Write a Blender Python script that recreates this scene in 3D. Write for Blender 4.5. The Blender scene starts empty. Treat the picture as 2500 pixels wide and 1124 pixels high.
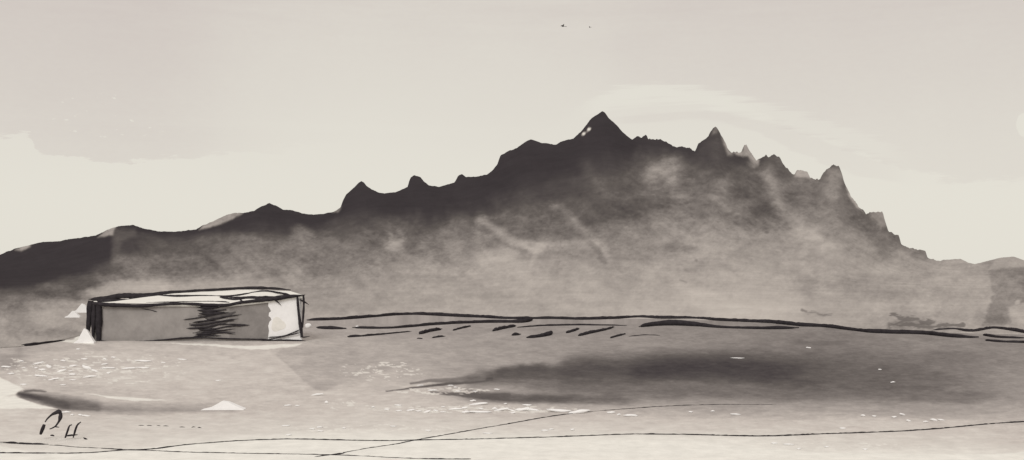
import bpy, bmesh, math, random
import numpy as np
random.seed(7)
rng = np.random.default_rng(11)

# ------------------------------------------------------------------ basics
scene = bpy.context.scene
COL = scene.collection
EYE, HOR, FOC, CX = 6.0, 650.0, 2500.0, 1250.0        # eye height (m), horizon row, focal length in photo pixels

def depth(py):                       # distance of a ground point seen on a photo row
    return EYE * FOC / (py - HOR)
def on_ground(px, py, lift=0.0):
    Y = depth(py); x = (px - CX) / FOC * Y
    return (x, Y, float(ground_z(np.array([x]), np.array([Y]))[0]) + lift)
def at(px, py, Y):
    return ((px - CX) / FOC * Y, Y, EYE - (py - HOR) / FOC * Y)

E_GROUND, E_ROCK, E_WALL = np.array([.92, .875, .82]), np.array([1.0, .95, .9]), np.array([.84, .79, .74])   # brightness of the daylight on level ground, slopes and walls

# ------------------------------------------------------------------ noise
def _hash(ix, iy, seed):
    h = (ix.astype(np.int64) * 374761393 + iy.astype(np.int64) * 668265263 + seed * 974711) & 0xffffffff
    h = ((h ^ (h >> 13)) * 1274126177) & 0xffffffff
    h = h ^ (h >> 16)
    return (h & 0xffff) / 65535.0
def vnoise(x, y, seed=0):
    ix = np.floor(x); iy = np.floor(y); fx = x - ix; fy = y - iy
    fx = fx * fx * fx * (fx * (fx * 6 - 15) + 10); fy = fy * fy * fy * (fy * (fy * 6 - 15) + 10)
    a = _hash(ix, iy, seed); b = _hash(ix + 1, iy, seed); c = _hash(ix, iy + 1, seed); d = _hash(ix + 1, iy + 1, seed)
    return (a + (b - a) * fx) * (1 - fy) + (c + (d - c) * fx) * fy - 0.5
def fbm(x, y, seed=0, octv=5, gain=0.55):
    s = np.zeros_like(x, dtype=float); a = 1.0; t = 0
    for k in range(octv):
        # turn the lattice a little every octave
        s += a * vnoise(x * (2.03 ** k) + 0.37 * y * (k % 2), y * (2.03 ** k) - 0.31 * x * (k % 2), seed + 17 * k); t += a; a *= gain
    return s / t * 2
def sstep(e0, e1, x):
    t = np.clip((x - e0) / (e1 - e0), 0, 1); return t * t * (3 - 2 * t)

def ground_z(x, y):
    return 0.035 * fbm(x * 0.25, y * 0.25, 91, 4)

# ------------------------------------------------------------------ tones of rock, soil, grass and painted low mist (reflectance given as grey level)
def poly_dist(px, py, pts, closed=False):
    best = np.full(px.shape, 1e9); wi = np.zeros(px.shape)
    n = len(pts); segs = n if closed else n - 1
    total = 0.0
    lens = [math.hypot(pts[(i+1) % n][0] - pts[i][0], pts[(i+1) % n][1] - pts[i][1]) for i in range(segs)]
    L = sum(lens)
    for i in range(segs):
        ax, ay = pts[i][:2]; bx, by = pts[(i + 1) % n][:2]
        dx, dy = bx - ax, by - ay
        t = np.clip(((px - ax) * dx + (py - ay) * dy) / (dx * dx + dy * dy + 1e-9), 0, 1)
        d = np.hypot(px - ax - t * dx, py - ay - t * dy)
        m = d < best
        best = np.where(m, d, best); wi = np.where(m, (total + t * lens[i]) / L, wi)
        total += lens[i]
    return best, wi
def inside(px, py, poly):
    r = np.zeros(px.shape, bool); n = len(poly)
    for i in range(n):
        x0, y0 = poly[i]; x1, y1 = poly[(i + 1) % n]
        if y0 == y1: continue
        c = ((y0 > py) != (y1 > py)) & (px < (x1 - x0) * (py - y0) / (y1 - y0) + x0)
        r ^= c
    return r
class Tone:
    def __init__(self, px, py, L): self.px, self.py, self.L = px, py, L
    def _sub(self, pts, m):
        xs = [p[0] for p in pts]; ys = [p[1] for p in pts]
        return np.nonzero((self.px > min(xs) - m) & (self.px < max(xs) + m) & (self.py > min(ys) - m) & (self.py < max(ys) + m))[0]
    def stroke(self, pts, w, L, soft=3, a=1.0, w1=None, rag=0.0, fade=0.0):
        k = self._sub(pts, max(w, w1 or 0) + 3 * soft + 4)
        if not len(k): return
        x, y = self.px[k], self.py[k]
        d, t = poly_dist(x, y, pts)
        ww = w + ((w1 if w1 is not None else w) - w) * t
        if rag: d = d + rag * fbm(x / 14, y / 3.0, 5, 3)
        m = (1 - sstep(ww / 2 - soft, ww / 2 + soft, d)) * a
        if fade: m = m * sstep(0, fade, t) * sstep(0, fade, 1 - t)
        self.L[k] = self.L[k] + (L - self.L[k]) * m
    def poly(self, pts, L, soft=2, a=1.0, rag=0.0):
        k = self._sub(pts, 3 * soft + 6)
        if not len(k): return
        x, y = self.px[k], self.py[k]
        if rag: 
            nx = rag * fbm(x / 18, y / 7, 6, 4); x = x + nx; y = y + 0.5 * nx
        d, _ = poly_dist(x, y, pts, True)
        d = np.where(inside(x, y, pts), -d, d)
        m = (1 - sstep(-soft, soft, d)) * a
        self.L[k] = self.L[k] + (L - self.L[k]) * m
    def blob(self, cx, cy, rx, ry, L, a=1.0, rot=0.0, rag=0.25):
        c, s = math.cos(math.radians(rot)), math.sin(math.radians(rot))
        R = 2.2 * max(rx, ry)
        k = self._sub([(cx - R, cy - R), (cx + R, cy + R)], 0)
        if not len(k): return
        x, y = self.px[k] - cx, self.py[k] - cy
        u, v = (x * c + y * s) / rx, (-x * s + y * c) / ry
        r = np.sqrt(u * u + v * v) + rag * fbm(self.px[k] / 26, self.py[k] / 17, 3, 4)
        m = (1 - sstep(0.35, 1.35, r)) * a
        self.L[k] = self.L[k] + (L - self.L[k]) * m

def table(px, py, xs, ys, T):
    T = np.array(T, float); xs = np.array(xs, float); ys = np.array(ys, float)
    ix = np.clip(np.searchsorted(xs, px) - 1, 0, len(xs) - 2); iy = np.clip(np.searchsorted(ys, py) - 1, 0, len(ys) - 2)
    fx = np.clip((px - xs[ix]) / (xs[ix + 1] - xs[ix]), 0, 1); fy = np.clip((py - ys[iy]) / (ys[iy + 1] - ys[iy]), 0, 1)
    fx = fx * fx * (3 - 2 * fx); fy = fy * fy * (3 - 2 * fy)
    return (T[ix, iy] * (1 - fx) + T[ix + 1, iy] * fx) * (1 - fy) + (T[ix, iy + 1] * (1 - fx) + T[ix + 1, iy + 1] * fx) * fy

def s2l(c):
    c = np.clip(np.asarray(c, float) / 255, 0, 1)
    return np.where(c <= 0.04045, c / 12.92, ((c + 0.055) / 1.055) ** 2.4)
TX = [0, 45, 90, 150, 185, 226, 255]
def rgb_of(L):                     # the warm grey family of the place
    r = np.interp(L, TX, [26, 63, 97, 158, 196, 227, 250])
    g = np.interp(L, TX, [23, 58, 91, 150, 187, 222, 246])
    b = np.interp(L, TX, [24, 59, 87, 143, 177, 210, 236])
    return np.stack([s2l(r), s2l(g), s2l(b)], -1)

# ------------------------------------------------------------------ ridge line of the mountain
CREST = [(-1600,760),(-900,740),(-300,700),(-100,652),(0,622),(40,606),(75,598),(100,592),(150,588),(200,580),(232,576),(262,562),(290,552),(325,550),
 (350,558),(385,565),(430,566),(480,560),(494,551),(520,541),(550,526),(575,519),(592,521),(620,515),(640,503),(658,497),(675,503),(690,512),
 (715,514),(740,522),(765,524),(790,523),(815,517),(831,508),(837,490),(845,475),(862,460),(876,447),(882,442),(888,446),(896,455),(908,463),(925,470),(940,473),
 (965,469),(985,462),(995,456),(999,442),(1003,433),(1012,428),(1026,432),(1035,443),(1048,453),(1072,457),(1095,450),(1110,446),
 (1118,430),(1128,425),(1138,433),(1165,432),(1190,426),(1203,415),(1214,402),(1219,388),(1222,380),(1240,370),(1262,361),(1280,348),
 (1297,340),(1320,348),(1357,354),(1368,347),(1400,338),(1418,322),(1435,300),(1445,288),(1462,277),(1470,272),(1477,276),(1488,290),(1505,305),(1520,322),
 (1535,335),(1545,341),(1555,334),(1567,334),(1577,328),(1583,340),(1598,338),(1612,341),(1635,352),(1655,358),(1672,359),(1697,371),
 (1704,352),(1722,342),(1735,322),(1746,306),(1757,322),(1768,340),(1776,360),(1785,374),(1808,371),(1816,356),(1822,353),(1831,370),
 (1845,391),(1860,388),(1870,380),(1877,384),(1890,377),(1902,384),(1912,400),(1930,421),(1940,428),(1946,417),(1972,419),(1978,434),
 (2003,437),(2012,418),(2024,408),(2035,402),(2047,406),(2055,425),(2063,450),(2078,480),(2100,510),(2116,521),(2126,517),(2155,518),(2160,535),
 (2168,562),(2178,570),(2194,575),(2200,596),(2215,603),(2235,609),(2259,612),(2265,630),(2290,637),(2320,634),(2345,632),(2365,642),
 (2380,645),(2410,638),(2445,629),(2475,627),(2500,636),(2600,664),(2800,700),(3400,740),(4100,770)]
CXS = np.array([p[0] for p in CREST], float); CYS = np.array([p[1] for p in CREST], float)
def crest(px):
    y = np.interp(px, CXS, CYS)
    amp = np.interp(px, [0, 1530, 1560, 2280, 2320], [1.6, 2.0, 7.0, 5.5, 0.8])
    return y + amp * fbm(px / 9.0, px * 0 + 3.3, 21, 4, .65)
BASE = [(-1600,800),(-400,850),(0,850),(60,845),(150,832),(215,816),(400,812),(700,800),(742,779),(800,776),(970,766),(1000,766),(1250,778),(1600,779),(1750,783),(2000,797),(2100,807),(2500,818),(3000,822),(4100,810)]
_sx = np.arange(-1700, 4200, 4.0)
def _smooth(w):
    k = np.hanning(int(w / 4)); y = np.interp(_sx, CXS, CYS); yp = np.pad(y, len(k), 'edge')
    return np.convolve(yp, k / k.sum(), 'same')[len(k):-len(k)]
_C1, _C2 = _smooth(60), _smooth(260)
def crest_near(px): return np.interp(px, _sx, _C1)
def crest_wide(px): return np.interp(px, _sx, _C2)
def base(px):
    return np.interp(px, [p[0] for p in BASE], [p[1] for p in BASE])

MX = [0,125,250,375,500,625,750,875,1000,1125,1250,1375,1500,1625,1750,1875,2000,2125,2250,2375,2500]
MY = [400,450,500,550,600,650,700,750,800]  # lower rows turn paler: low mist painted into the slope colour
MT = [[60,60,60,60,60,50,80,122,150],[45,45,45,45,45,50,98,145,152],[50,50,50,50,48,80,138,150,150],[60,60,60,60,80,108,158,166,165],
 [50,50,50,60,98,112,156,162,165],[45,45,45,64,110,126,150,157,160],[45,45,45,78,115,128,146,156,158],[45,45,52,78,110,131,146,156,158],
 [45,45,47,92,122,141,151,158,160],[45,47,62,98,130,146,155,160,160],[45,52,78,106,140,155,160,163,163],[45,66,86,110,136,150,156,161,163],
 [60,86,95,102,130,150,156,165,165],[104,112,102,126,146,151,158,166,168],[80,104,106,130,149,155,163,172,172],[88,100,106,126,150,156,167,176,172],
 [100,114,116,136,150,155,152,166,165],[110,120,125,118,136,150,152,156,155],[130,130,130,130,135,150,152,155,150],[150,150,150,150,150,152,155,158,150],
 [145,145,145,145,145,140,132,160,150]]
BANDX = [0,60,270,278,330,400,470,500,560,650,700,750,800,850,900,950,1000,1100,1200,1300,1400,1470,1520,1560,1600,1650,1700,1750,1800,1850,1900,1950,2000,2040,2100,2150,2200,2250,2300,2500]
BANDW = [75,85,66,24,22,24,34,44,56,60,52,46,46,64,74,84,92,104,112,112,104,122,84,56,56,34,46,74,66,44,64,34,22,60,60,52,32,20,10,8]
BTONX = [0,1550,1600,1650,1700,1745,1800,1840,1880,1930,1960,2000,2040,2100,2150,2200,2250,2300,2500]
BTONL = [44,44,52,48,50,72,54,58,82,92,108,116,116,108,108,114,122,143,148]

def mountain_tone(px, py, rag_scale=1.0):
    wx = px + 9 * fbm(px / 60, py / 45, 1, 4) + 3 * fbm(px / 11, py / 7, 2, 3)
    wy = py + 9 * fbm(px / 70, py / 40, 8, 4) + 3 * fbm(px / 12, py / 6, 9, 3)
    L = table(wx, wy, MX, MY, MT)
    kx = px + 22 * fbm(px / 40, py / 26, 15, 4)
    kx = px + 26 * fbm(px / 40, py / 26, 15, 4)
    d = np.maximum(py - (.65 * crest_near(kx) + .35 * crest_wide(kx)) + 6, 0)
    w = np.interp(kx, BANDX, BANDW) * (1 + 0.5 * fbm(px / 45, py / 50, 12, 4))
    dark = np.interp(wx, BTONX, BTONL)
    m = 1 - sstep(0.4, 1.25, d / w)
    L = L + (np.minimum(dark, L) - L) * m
    T = Tone(wx, wy, L)
    # dark crag at the far left with its clean right-hand edge
    T2 = Tone(px + 2 * fbm(px / 9, py / 9, 4, 3), wy, L)
    T2.poly([(-400,700),(-100,640),(0,600),(90,560),(272,540),(273,640),(215,664),(150,684),(80,700),(0,705),(-400,790)], 44, 10, .88)
    T2.poly([(273,560),(330,556),(335,572),(300,590),(292,650),(273,655)], 84, 8, .8)
    # gullies and bare patches, with low mist painted pale on the slope
    T.blob(420,600,70,30,84,.6); T.blob(430,632,80,14,98,.5); T.blob(330,640,60,20,118,.5); T.blob(150,720,90,14,84,.55); T.blob(190,690,70,16,72,.6)
    T.blob(120,785,70,26,164,.6,-20); T.blob(40,805,60,18,134,.6); T.blob(150,815,60,10,132,.6)
    T.blob(340,700,90,16,178,.7); T.blob(250,715,60,14,170,.6); T.blob(560,705,90,14,164,.6)
    T.blob(740,575,34,24,132,.6,35); T.blob(600,590,60,24,112,.5); T.blob(680,640,90,24,132,.4)
    T.blob(860,560,70,26,78,.7); T.blob(965,592,24,34,166,.7,10,.6); T.blob(1015,560,16,50,92,.5,10); T.blob(900,600,30,40,108,.5)
    T.blob(1085,590,30,60,112,.5,12); T.blob(1240,560,50,30,108,.55,30)
    T.stroke([(1172,536),(1168,600),(1158,640),(1148,668)], 20, 152, 14, .45)
    T.stroke([(1178,542),(1215,565),(1262,588),(1312,614)], 20, 162, 11, .6)
    T.stroke([(1182,562),(1225,590),(1282,612)], 12, 112, 8, .6)
    T.blob(1316,606,20,14,168,.6,0,.5); T.stroke([(1312,612),(1296,650)], 10, 166, 5, .7)
    T.blob(1225,640,60,34,168,.6); T.blob(1400,600,50,30,132,.5)
    T.stroke([(1348,498),(1385,524),(1425,562),(1462,600),(1492,640)], 22, 154, 12, .55)
    T.stroke([(1440,594),(1478,640)], 16, 118, 6, .7)
    T.stroke([(1430,400),(1455,450),(1475,500)], 30, 106, 18, .35)
    T.blob(1340,470,70,30,66,.6); T.blob(1460,530,40,36,84,.6); T.blob(1540,500,70,44,88,.65); T.blob(1560,430,40,30,92,.5)
    T.blob(1618,420,56,32,146,.8,-25); T.blob(1650,470,40,26,134,.55,40); T.blob(1690,450,40,40,92,.5)
    T.blob(1760,440,60,40,92,.5); T.blob(1750,500,30,60,140,.5,20); T.blob(1690,520,60,24,96,.55)
    T.blob(1860,520,56,40,92,.75,-20); T.blob(1800,480,40,24,96,.5); T.blob(1920,470,60,22,96,.5)
    T.stroke([(1870,420),(1905,500),(1960,560),(2070,632),(2140,660)], 34, 163, 18, .6)
    T.blob(1960,520,46,24,128,.7); T.blob(2010,480,40,22,110,.4); T.blob(1560,560,120,24,142,.5)
    T.stroke([(2052,440),(2080,510),(2115,560),(2155,600)], 44, 108, 16, .75)
    T.stroke([(2036,430),(2030,470)], 34, 148, 10, .6); T.blob(2030,560,40,26,138,.6); T.blob(2110,610,30,40,150,.55,-30)
    T.blob(1660,605,50,12,118,.6); T.blob(1705,635,50,8,126,.5); T.blob(1560,630,60,20,140,.4)
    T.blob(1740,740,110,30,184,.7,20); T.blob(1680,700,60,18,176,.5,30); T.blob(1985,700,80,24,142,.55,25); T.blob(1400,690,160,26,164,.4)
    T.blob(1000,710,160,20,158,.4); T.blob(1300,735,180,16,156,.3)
    T.poly([(2408,655),(2520,650),(2600,660),(2600,720),(2500,738),(2460,752),(2470,790),(2400,792),(2405,760),(2425,712),(2418,690)], 128, 5, .85, 5)
    T.blob(2486,738,8,7,168,.9,0,.05); T.blob(2490,766,26,5,172,.7)
    T.blob(2220,790,50,10,116,.6)
    # pale bare rock on some shoulders of the crest
    T3 = Tone(px, py + 1.5 * fbm(px / 8, py / 8, 31, 3), L)
    T3.poly([(238,580),(262,558),(290,547),(279,562),(276,574),(252,579)], 156, 4, .9)
    T3.poly([(36,611),(60,598),(78,594),(74,604),(52,614)], 158, 4, .85)
    T3.poly([(486,562),(498,546),(530,532),(552,520),(585,515),(592,523),(566,536),(540,548),(505,558)], 150, 4, .9)
    T3.poly([(812,520),(832,500),(834,510),(826,520)], 150, 3, .7)
    T3.poly([(1757,318),(1768,330),(1790,380),(1776,380),(1762,340)], 168, 5, .7)
    T3.poly([(1738,330),(1745,300),(1755,315),(1750,326)], 150, 4, .6)
    T3.poly([(1788,374),(1812,366),(1820,340),(1832,358),(1852,390),(1852,404),(1836,396),(1826,384),(1800,380)], 166, 5, .85, 5); T3.blob(1838,402,16,12,140,.6)
    T3.poly([(1940,432),(1944,410),(1974,412),(1980,436)], 172, 4, .75)
    T3.poly([(2056,420),(2068,440),(2085,480),(2105,516),(2092,508),(2072,480)], 188, 4, .7, 4)
    T3.poly([(2122,512),(2160,510),(2166,550),(2150,560),(2140,540),(2126,530)], 160, 6, .7)
    T3.poly([(2412,660),(2440,620),(2480,618),(2510,634),(2510,650)], 164, 4, .7)
    T3.blob(1438,316,6,4,228,1,-30,.1); T3.blob(1425,327,6,4,228,1,-30,.1); T3.blob(1433,322,4,2,150,.8)
    L = L + 5 * sstep(120, 160, L)
    # grain
    mid = np.clip((L - 50) / 50, 0.10, 1) * np.clip((200 - L) / 60, .4, 1)
    g = fbm(px / 26 + .6 * fbm(px / 30, py / 22, 45, 3), py / 17, 40, 6, .7)
    dry = np.clip(np.abs(fbm(px / 24, py / 14, 46, 5, .7)) * 3 - .25, 0, 1.2)
    ru, rv = .78 * px + .62 * py, -.62 * px + .78 * py          # runnels slanting down to the right
    run = fbm(ru / 120, rv / 15, 48, 5, .62) * sstep(-60, 120, py - crest_wide(px))
    L += (17 * g + 8 * (.55 - dry) + 15 * run * sstep(-.15, .45, fbm(px / 170, py / 110, 49, 2)) + 22 * fbm(px / 55 + .5 * fbm(px / 60, py / 40, 47, 3), py / 30, 44, 4) + 12 * fbm(px / 8, py / 4.2, 42, 4, .8)) * mid
    T4 = Tone(px, py, L)         # scrubby dark growth low on the right
    T4.stroke([(1958,757),(1972,764),(1990,763),(2008,770),(2030,768)], 4, 122, 2, .8, rag=4)
    T4.stroke([(2180,768),(2205,782),(2228,777),(2250,786),(2280,788)], 10, 108, 2.5, .85, rag=9)
    T4.stroke([(2170,795),(2220,793),(2280,798),(2350,794)], 9, 104, 2.5, .8, rag=8)
    T4.stroke([(1660,684),(1676,690)], 3, 118, 2, .5); T4.blob(1700,636,5,4,110,.6); T4.blob(1872,568,6,4,100,.6)
    return L

GX = [0,150,300,500,700,850,1000,1200,1400,1600,1800,2000,2200,2350,2500]
GY = [800,840,880,920,960,1000,1040,1080,1120]
GT = [[140,150,160,182,212,200,192,205,222],[150,170,178,184,176,190,195,205,222],[160,180,185,189,184,180,196,206,222],[150,178,186,190,187,180,198,208,222],
 [158,176,184,184,183,187,199,222,224],[155,163,166,172,186,191,199,225,224],[150,157,165,172,184,190,201,226,224],[145,150,154,150,158,182,199,226,224],
 [142,145,142,124,132,178,196,226,224],[135,137,124,100,116,166,195,226,224],[128,128,104,90,110,158,191,222,224],[124,118,100,100,112,157,190,204,224],
 [130,126,116,112,117,152,190,202,222],[135,131,122,128,122,152,186,202,218],[130,131,131,136,142,157,180,190,216]]
def ground_tone(px, py):
    wx = px + 12 * fbm(px / 80, py / 25, 51, 4) + 4 * fbm(px / 15, py / 4, 52, 3)
    wy = py + 4 * fbm(px / 90, py / 25, 53, 4) + 1.6 * fbm(px / 14, py / 4, 54, 3)
    L = table(wx, wy, GX, GY, GT)
    T = Tone(wx, wy, L)
    # dark wet peat in the middle distance
    T.blob(1260,912,90,22,84,.85,-4); T.blob(1310,903,40,14,70,.7); T.blob(1180,925,80,10,120,.5,-6)
    T.stroke([(1160,930),(1250,918),(1400,914),(1520,908),(1620,902)], 26, 92, 20, .85, w1=48)
    T.blob(1420,935,200,24,112,.6); T.blob(1340,912,120,16,80,.6)
    T.stroke([(1400,905),(1600,898),(1760,890),(1900,902),(1990,915)], 56, 74, 28, .9)
    T.stroke([(1560,905),(1760,896),(1950,912)], 40, 56, 22, .9)
    T.blob(1560,945,260,22,96,.55); T.blob(2150,925,240,36,92,.5)
    T.stroke([(1950,880),(2050,885),(2200,880),(2330,872),(2480,872)], 20, 104, 12, .5, fade=.2)
    T.blob(2080,915,160,44,98,.6); T.blob(1700,945,180,14,118,.5); T.blob(1480,948,120,9,116,.4); T.blob(2310,970,120,16,104,.6); T.blob(2000,965,200,16,108,.5)
    T.stroke([(1100,962),(1220,972),(1400,976),(1590,982)], 22, 96, 8, .85, fade=.16)
    T.stroke([(1180,968),(1300,974),(1420,978)], 18, 84, 6, .6, fade=.2)
    T.blob(2460,925,60,20,146,.5); T.blob(2420,900,80,16,132,.4); T.blob(1980,838,80,7,104,.6); T.stroke([(1250,1000),(1500,992),(1800,985),(2100,1000)], 14, 150, 12, .5, fade=.2); T.blob(1700,842,120,10,140,.35)
    TS = Tone(px + 2 * fbm(px / 10, py / 4, 61, 3), py + 1.2 * fbm(px / 14, py / 5, 62, 3), L)
    TS.stroke([(943,956),(1030,945),(1090,938),(1150,934),(1200,926)], 2.5, 84, 1.3, .9, w1=9)
    TS.stroke([(1003,937),(1050,930),(1110,929),(1180,922)], 5, 108, 2, .8, w1=16)
    TS.stroke([(1052,959),(1100,963),(1160,966),(1240,970)], 4, 92, 2, .85, w1=20)
    # lower dark band in the left foreground: soft above, clean below
    T.stroke([(120,984),(200,996),(300,1001),(420,1003),(600,1003)], 30, 138, 17, .85, w1=12, fade=.1)
    T.stroke([(60,966),(110,975),(170,987),(240,996)], 22, 104, 13, .9, w1=26)
    TS.stroke([(46,962),(80,969),(125,982),(165,993)], 9, 66, 6, .95, w1=15)
    TS.stroke([(110,979),(150,990),(190,996),(235,999)], 18, 92, 9, .7)
    TS.stroke([(200,996),(260,1000),(340,1001)], 14, 118, 9, .6, w1=8)
    TS.stroke([(60,956),(82,953),(110,957)], 4, 84, 3, .8)
    TS.poly([(155,1003),(600,1007),(600,1030),(155,1030)], 192, 5, .75)
    T.blob(420,965,180,7,184,.5); T.blob(330,1008,100,6,150,.6)
    # pale bare sand
    TS.poly([(-300,900),(0,922),(30,936),(57,950),(34,962),(8,970),(36,968),(60,977),(92,988),(140,999),(70,998),(0,1000),(-300,1000)], 226, 2, 1, 2)
    TS.poly([(205,961),(262,967),(330,971),(412,977),(330,979),(280,974)], 222, 1.2, 1)
    TS.poly([(137,833),(180,829),(205,800),(214,829),(226,832),(230,841),(190,838)], 224, 1.5, 1)
    TS.poly([(380,838),(470,842),(545,848),(600,853),(650,853),(722,846),(735,838),(660,842),(620,846),(560,843),(470,838)], 224, 1.5, .95, 3)
    TS.poly([(640,829),(660,822),(730,806),(732,830)], 226, 1.5, .9)
    TS.poly([(-300,1086),(0,1089),(36,1096),(78,1106),(-300,1108)], 225, 2, .9)
    TS.poly([(-300,1106),(60,1107),(200,1106),(330,1098),(450,1085),(560,1079),(700,1068),(800,1066),(1000,1066),(1250,1071),(1450,1076),(1640,1082),(1790,1088),(1850,1094),(2000,1106),(2250,1110),(2420,1111),(2600,1100),(3200,1100),(3200,1300),(-300,1300)], 227, 1.6, 1, 2)
    TS.poly([(375,1084),(520,1074),(700,1060),(900,1052),(1050,1062),(1000,1076),(700,1078)], 222, 10, .7, 6)
    # old field edge right of the hut
    TS.poly([(672,868),(690,848),(760,848),(900,852),(1000,870),(960,900),(850,930),(790,956),(770,952),(740,930),(705,895)], 160, 3, .62, 3)
    TS.poly([(0,862),(50,846),(56,870),(40,900),(0,905)], 142, 8, .6); T.blob(20,855,30,14,186,.5)
    # broken specks of pale sand showing between the grass
    for cx, cy, rx, ry, th in ((250,900,220,40,.16), (930,905,110,26,.22), (1080,955,120,10,.1), (1150,1000,260,10,.06), (900,1050,300,16,.24), (60,900,60,30,.2), (2000,1090,280,14,.24), (840,990,60,14,.2)):
        m = np.clip(1 - np.hypot((px - cx) / rx, (py - cy) / ry), 0, 1)
        sp = fbm(px / 15, py / 3.6, int(cx) + 3, 3, .6)
        a_ = sstep(th, th + .1, sp * (.4 + .6 * np.minimum(1, m * 2))) * (m > 0) * .75
        L += (220 - L) * a_ * (L < 220)
    # grain
    g = fbm(px / 26, py / 5, 70, 5, .7)
    mid = np.clip((224 - L) / 40, .12, 1)
    L += (13 * g + 9 * fbm(px / 60, py / 12, 71, 4)) * mid + 7 * fbm(px / 9, py / 2.2, 72, 4, .75) * mid
    return L

# ------------------------------------------------------------------ materials
def new_mat(name):
    m = bpy.data.materials.new(name); m.use_nodes = True
    nt = m.node_tree; b = nt.nodes['Principled BSDF']
    b.inputs['Roughness'].default_value = 0.95
    b.inputs['Specular IOR Level'].default_value = 0.0
    return m, nt, b
def tone_material(name, scale, bump):
    m, nt, b = new_mat(name)
    at_ = nt.nodes.new('ShaderNodeAttribute'); at_.attribute_name = 'tone'
    tc = nt.nodes.new('ShaderNodeTexCoord'); n = nt.nodes.new('ShaderNodeTexNoise')
    n.inputs['Scale'].default_value = scale; n.inputs['Detail'].default_value = 8; n.inputs['Roughness'].default_value = .7
    nt.links.new(tc.outputs['Object'], n.inputs['Vector'])
    mr = nt.nodes.new('ShaderNodeMapRange'); mr.inputs['From Min'].default_value = .3; mr.inputs['From Max'].default_value = .7
    mr.inputs['To Min'].default_value = .9; mr.inputs['To Max'].default_value = 1.1
    nt.links.new(n.outputs['Fac'], mr.inputs['Value'])
    vm = nt.nodes.new('ShaderNodeVectorMath'); vm.operation = 'SCALE'
    nt.links.new(at_.outputs['Color'], vm.inputs[0]); nt.links.new(mr.outputs['Result'], vm.inputs['Scale'])
    nt.links.new(vm.outputs['Vector'], b.inputs['Base Color'])
    bp = nt.nodes.new('ShaderNodeBump'); bp.inputs['Strength'].default_value = .35; bp.inputs['Distance'].default_value = bump
    nt.links.new(n.outputs['Fac'], bp.inputs['Height']); nt.links.new(bp.outputs['Normal'], b.inputs['Normal'])
    return m
def plain_material(name, L, var=.18, scale=3.0, E=E_WALL, bump=.03):
    m, nt, b = new_mat(name)
    c = np.minimum(rgb_of(np.array([float(L)]))[0] / E, .86)
    tc = nt.nodes.new('ShaderNodeTexCoord'); n = nt.nodes.new('ShaderNodeTexNoise')
    n.inputs['Scale'].default_value = scale; n.inputs['Detail'].default_value = 6; n.inputs['Roughness'].default_value = .65
    nt.links.new(tc.outputs['Object'], n.inputs['Vector'])
    r = nt.nodes.new('ShaderNodeValToRGB'); e = r.color_ramp.elements
    e[0].position = .3; e[1].position = .7
    e[0].color = (*[float(v * (1 - var)) for v in c], 1); e[1].color = (*[float(min(.9, v * (1 + var))) for v in c], 1)
    nt.links.new(n.outputs['Fac'], r.inputs['Fac']); nt.links.new(r.outputs['Color'], b.inputs['Base Color'])
    bp = nt.nodes.new('ShaderNodeBump'); bp.inputs['Strength'].default_value = .4; bp.inputs['Distance'].default_value = bump
    nt.links.new(n.outputs['Fac'], bp.inputs['Height']); nt.links.new(bp.outputs['Normal'], b.inputs['Normal'])
    return m
M = dict(ground=tone_material('moor soil', 1.4, .03), rock=tone_material('mountain rock', .05, 1.0),
         ink=plain_material('tarred black wood', 30, .3, 2.5), peat=plain_material('black peat', 32, .35, 1.5),
         soft=plain_material('grey peat', 78, .3, 1.5), grey=plain_material('weathered grey boards', 134, .16, .9),
         grey2=plain_material('weathered darker boards', 120, .18, 1.1), white=plain_material('white limewash', 228, .05, 1.2),
         roof=plain_material('pale roof felt', 222, .05, .8, E_GROUND), stone=plain_material('white stone', 224, .04, 3),
         patch=plain_material('grey shadow on limewash', 204, .1, 1.2), bird=plain_material('black feathers', 60), )

# ------------------------------------------------------------------ object helpers
def tag(o, label=None, cat=None, group=None, kind=None):
    if label: o['label'] = label
    if cat: o['category'] = cat
    if group: o['group'] = group
    if kind: o['kind'] = kind
    return o
def obj_from(name, me, mat, parent=None):
    me.materials.append(mat)
    o = bpy.data.objects.new(name, me); COL.objects.link(o)
    if parent:
        o.parent = parent; o.location = [-c for c in parent.location]
    return o
def empty(name, loc):
    o = bpy.data.objects.new(name, None); COL.objects.link(o); o.location = loc; o.empty_display_size = .3
    return o
def grid_mesh(name, P, tone=None):
    nr, nc = P.shape[:2]
    me = bpy.data.meshes.new(name)
    me.vertices.add(nr * nc); me.vertices.foreach_set('co', P.reshape(-1).astype(np.float32))
    i = np.arange(nr * nc).reshape(nr, nc)
    q = np.stack([i[:-1, :-1], i[:-1, 1:], i[1:, 1:], i[1:, :-1]], -1).reshape(-1, 4)
    me.loops.add(q.size); me.loops.foreach_set('vertex_index', q.reshape(-1).astype(np.int32))
    me.polygons.add(len(q)); me.polygons.foreach_set('loop_start', (np.arange(len(q)) * 4).astype(np.int32))
    me.polygons.foreach_set('use_smooth', np.ones(len(q), bool))
    me.update(calc_edges=True)
    if tone is not None:
        a = me.attributes.new('tone', 'FLOAT_COLOR', 'POINT')
        c = np.ones((nr * nc, 4), np.float32); c[:, :3] = tone.reshape(-1, 3); a.data.foreach_set('color', c.reshape(-1))
    me.validate()
    return me

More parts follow.
